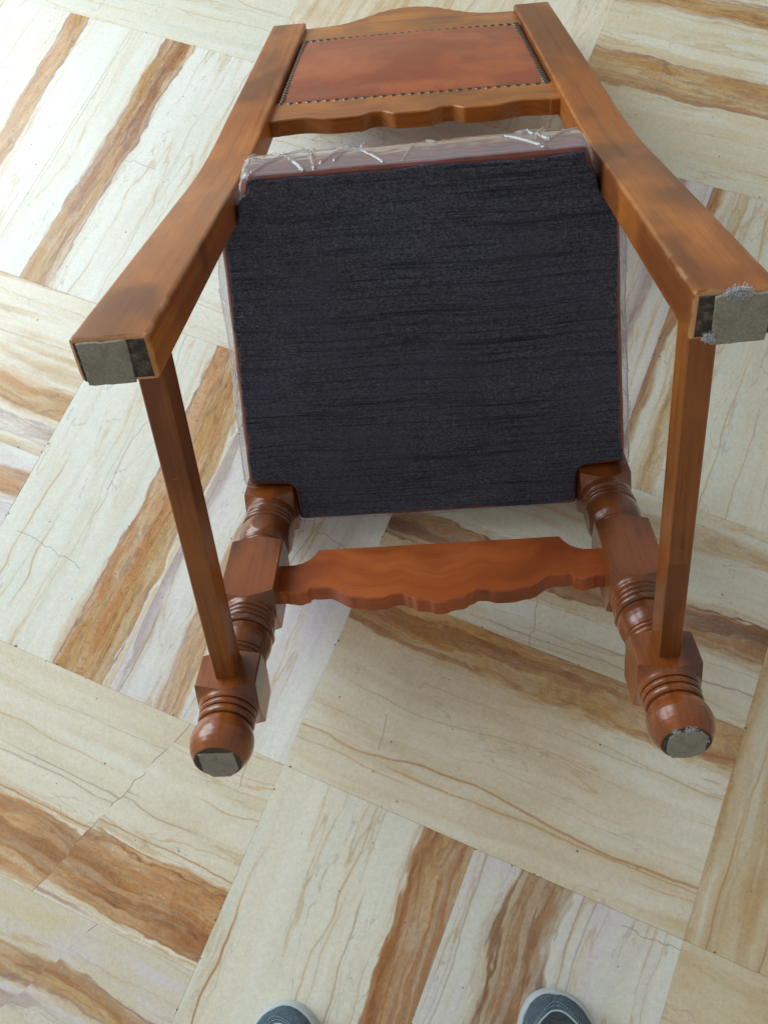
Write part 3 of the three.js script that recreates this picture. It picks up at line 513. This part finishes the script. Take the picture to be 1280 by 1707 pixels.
// ---------------------------------------------------------------- shoes of the photographer, toes at the near edge
const soleMat = new THREE.MeshStandardMaterial({ color: 0xb4bcbe, roughness: 0.75 }); soleMat.name = 'white_rubber';
const upperTex = tex(256, 256, (x, y) => { const n = fbm(x / 3, y / 3, 2), m = fbm(x / 40, y / 40, 3); return mix(mix([46, 60, 68], [92, 110, 122], n), [120, 140, 156], sm(0.5, 0.8, m) * 0.5); });
const upperMat = new THREE.MeshStandardMaterial({ map: upperTex, roughness: 0.8 }); upperMat.name = 'grey_blue_canvas'; upperTex.repeat.set(8, 8); upperMat.bumpMap = upperTex; upperMat.bumpScale = 0.0008;
const capMat = new THREE.MeshStandardMaterial({ map: tex(256, 256, (x, y) => { const n = fbm(x / 4, y / 4, 3); return mix([24, 32, 36], [64, 78, 84], n); }), roughness: 0.7 }); capMat.name = 'dark_canvas'; capMat.map.repeat.set(8, 8);
const trimMat = new THREE.MeshStandardMaterial({ color: 0x9fb0b6, roughness: 0.6 }); trimMat.name = 'pale_trim';
function shoe(tipX, tipZ, turn, inner, label) {      // inner: +1 when the big toe lies on local +x
  const o = new THREE.Group(); o.name = numbered('shoe'); o.userData = { label, category: 'shoe', group: 'pair of grey blue canvas shoes' }; scene.add(o);
  const L = 0.275;
  // local: toe tip at z=0, heel at z=L, x across; half width left/right along z
  const wT = [[0, 0], [0.0025, 0.014], [0.007, 0.0225], [0.014, 0.030], [0.026, 0.0375], [0.045, 0.0430], [0.075, 0.0470], [0.11, 0.045], [0.15, 0.038], [0.20, 0.0345], [0.24, 0.034], [0.262, 0.027], [0.272, 0.014], [0.275, 0.0]];
  const lin = (T, z) => { for (let i = 1; i < T.length; i++) if (z <= T[i][0]) { const a = T[i - 1], b = T[i]; return a[1] + (b[1] - a[1]) * (z - a[0]) / (b[0] - a[0]); } return 0; };
  const cx = (z) => inner * (0.010 * Math.exp(-z / 0.05) - 0.004), N = 72;
  const ringPts = (grow) => { const a = []; for (let i = 0; i <= N; i++) { const th = i / N * 2 * Math.PI, zz = L / 2 - Math.cos(th) * L / 2; const w = lin(wT, Math.min(L, Math.max(0, zz))), s = Math.sin(th) >= 0 ? 1 : -1; const dx = s * w, len = Math.hypot(dx, zz - L / 2) || 1; a.push([cx(zz) + dx * (1 + grow / 0.045), zz + (zz - L / 2) / (L / 2) * grow]); } return a; };
  const loft = (rows) => { const P = [], U = []; for (const [grow, y] of rows) { const r = ringPts(grow); P.push(r.map((p) => [p[0], typeof y === 'function' ? y(p[0], p[1]) : y, p[1]])); U.push(r.map((p, i) => [i / N * 0.7, P.length * 0.01])); } return grid(P, U); };
  mesh('sole', loft([[-0.03, 0.0005], [-0.001, 0.0005], [0.001, 0.002], [0.0022, 0.012], [0.0026, 0.0125], [0.0022, 0.013], [0.0015, 0.024], [0.0002, 0.0262], [-0.004, 0.0265]]), soleMat, o);
  // upper: heights along z
  const hT = [[0, 0.030], [0.006, 0.036], [0.02, 0.043], [0.04, 0.049], [0.07, 0.056], [0.10, 0.068], [0.14, 0.085], [0.18, 0.078], [0.23, 0.080], [0.275, 0.082]];
  const P = [], U = [], M = 28, K = 60;
  const up = (z, a) => { const w = Math.max(0.0005, lin(wT, z) - 0.0015), h = lin(hT, z), c = Math.cos(a), s = Math.sin(a), e = 0.62; const x = Math.sign(c) * Math.pow(Math.abs(c), e) * w, y = 0.024 + (h - 0.024) * Math.pow(s, e); return [cx(z) + x, y, z]; };
  const zAt = (i) => 0.0012 + (0.205) * Math.pow(i / K, 1.7);
  for (let i = 0; i <= K; i++) { const z = zAt(i), row = [], ur = []; for (let j = 0; j <= M; j++) { const a = Math.PI * j / M; row.push(up(z, a)); ur.push([j / M * 0.15, z]); } P.push(row); U.push(ur); }
  mesh('upper', crease(grid(P, U), 60), upperMat, o);
  { // heel counter with the opening left free
    const P2 = [], U2 = []; for (let i = 0; i <= 40; i++) { const th = -1.9 + 3.8 * i / 40, z = 0.205 + Math.cos(th) * 0.066, x = Math.sin(th) * 0.033; const row = [], ur = []; for (const [k, y] of [[1, 0.024], [1.02, 0.045], [0.97, 0.066], [0.9, 0.082], [0.86, 0.083], [0.84, 0.078], [0.88, 0.03]]) { row.push([cx(0.25) + x * k, y, 0.205 + (z - 0.205) * k]); ur.push([th * 0.04, y]); } P2.push(row); U2.push(ur); } mesh('heel_counter', grid(P2, U2), upperMat, o); }
  { // toe cap overlay, raised a little, with a pale piped edge
    const P3 = [], U3 = [], edge = []; const zc = (a) => 0.0145 + 0.055 * Math.pow(Math.abs(Math.cos(a)), 1.6);
    for (let i = 0; i <= 24; i++) { const row = [], ur = []; for (let j = 0; j <= M; j++) { const a = Math.PI * (0.10 + 0.80 * j / M), z = zc(a) + (0.075 - zc(a)) * i / 24, p = up(Math.max(0.002, z), a); p[1] += 0.0022; p[0] = cx(z) + (p[0] - cx(z)) * 1.02; row.push(p); ur.push([j / M * 0.1, z]); if (i === 0) edge.push(new THREE.Vector3(...p)); } P3.push(row); U3.push(ur); }
    const cap = mesh('vamp', crease(grid(P3, U3), 60), capMat, o);
    mesh('piping', new THREE.TubeGeometry(new THREE.CatmullRomCurve3(edge), 60, 0.0012, 6), trimMat, cap);
    const st = []; for (let row = 0; row < 2; row++) for (let k = 0; k < 60; k++) { const a = Math.PI * (0.11 + 0.78 * (k + 0.5) / 60), z = zc(a) - 0.004 - row * 0.0035, p = up(Math.max(0.002, z), a), q = up(Math.max(0.002, zc(a + 0.022) - 0.004 - row * 0.0035), a + 0.022); st.push(new THREE.TubeGeometry(new THREE.LineCurve3(new THREE.Vector3(p[0] * 1.01, p[1] + 0.0006, p[2]), new THREE.Vector3(q[0] * 1.01, q[1] + 0.0006, q[2])), 1, 0.0004, 4)); }
    mesh('stitching', mergeGeometries(st), trimMat, cap).userData.kind = 'stuff';
  }
  o.position.set(tipX, 0, tipZ); o.rotation.y = turn;
  return o;
}
// heading of the photographer on the floor: (-0.571, -0.82); local -z is the toe direction
const headTurn = Math.atan2(0.571, 0.82);
shoe(0.598, 0.2455, headTurn + 0.24, 1, 'grey blue canvas shoe toe with white sole, left one at the bottom edge');
shoe(0.887, 0.1020, headTurn - 0.30, -1, 'grey blue canvas shoe toe with white sole, right one at the bottom edge');

// ---------------------------------------------------------------- the bright window that lights the floor from the left, out of frame
{
  const o = new THREE.Group(); o.name = 'window'; o.userData = { label: 'tall bright window out of frame to the upper left', category: 'window' };
  o.position.set(...WIN.pos); o.lookAt(...WIN.aim); scene.add(o);
  const [w, h] = WIN.size, fm = new THREE.MeshStandardMaterial({ color: 0xd8d4cc, roughness: 0.5 });
  const bars = [[0, 0, 0.07, h], [0, h / 2 + 0.04, w + 0.16, 0.08], [0, -h / 2 - 0.04, w + 0.16, 0.08], [-w / 2 - 0.04, 0, 0.08, h], [w / 2 + 0.04, 0, 0.08, h]].map(([x, y, a, b]) => new THREE.BoxGeometry(a, b, 0.07).translate(x, y, 0));
  mesh('frame', mergeGeometries(bars), fm, o);
  const pane = mesh('pane', new THREE.BoxGeometry(w, h, 0.01), new THREE.MeshStandardMaterial({ color: 0x202428, emissive: new THREE.Color().setRGB(0.88, 0.96, 1.0), emissiveIntensity: 1.0, roughness: 0.2 }), o);
  pane.position.z = -0.03;
}
renderer.render(scene, camera);
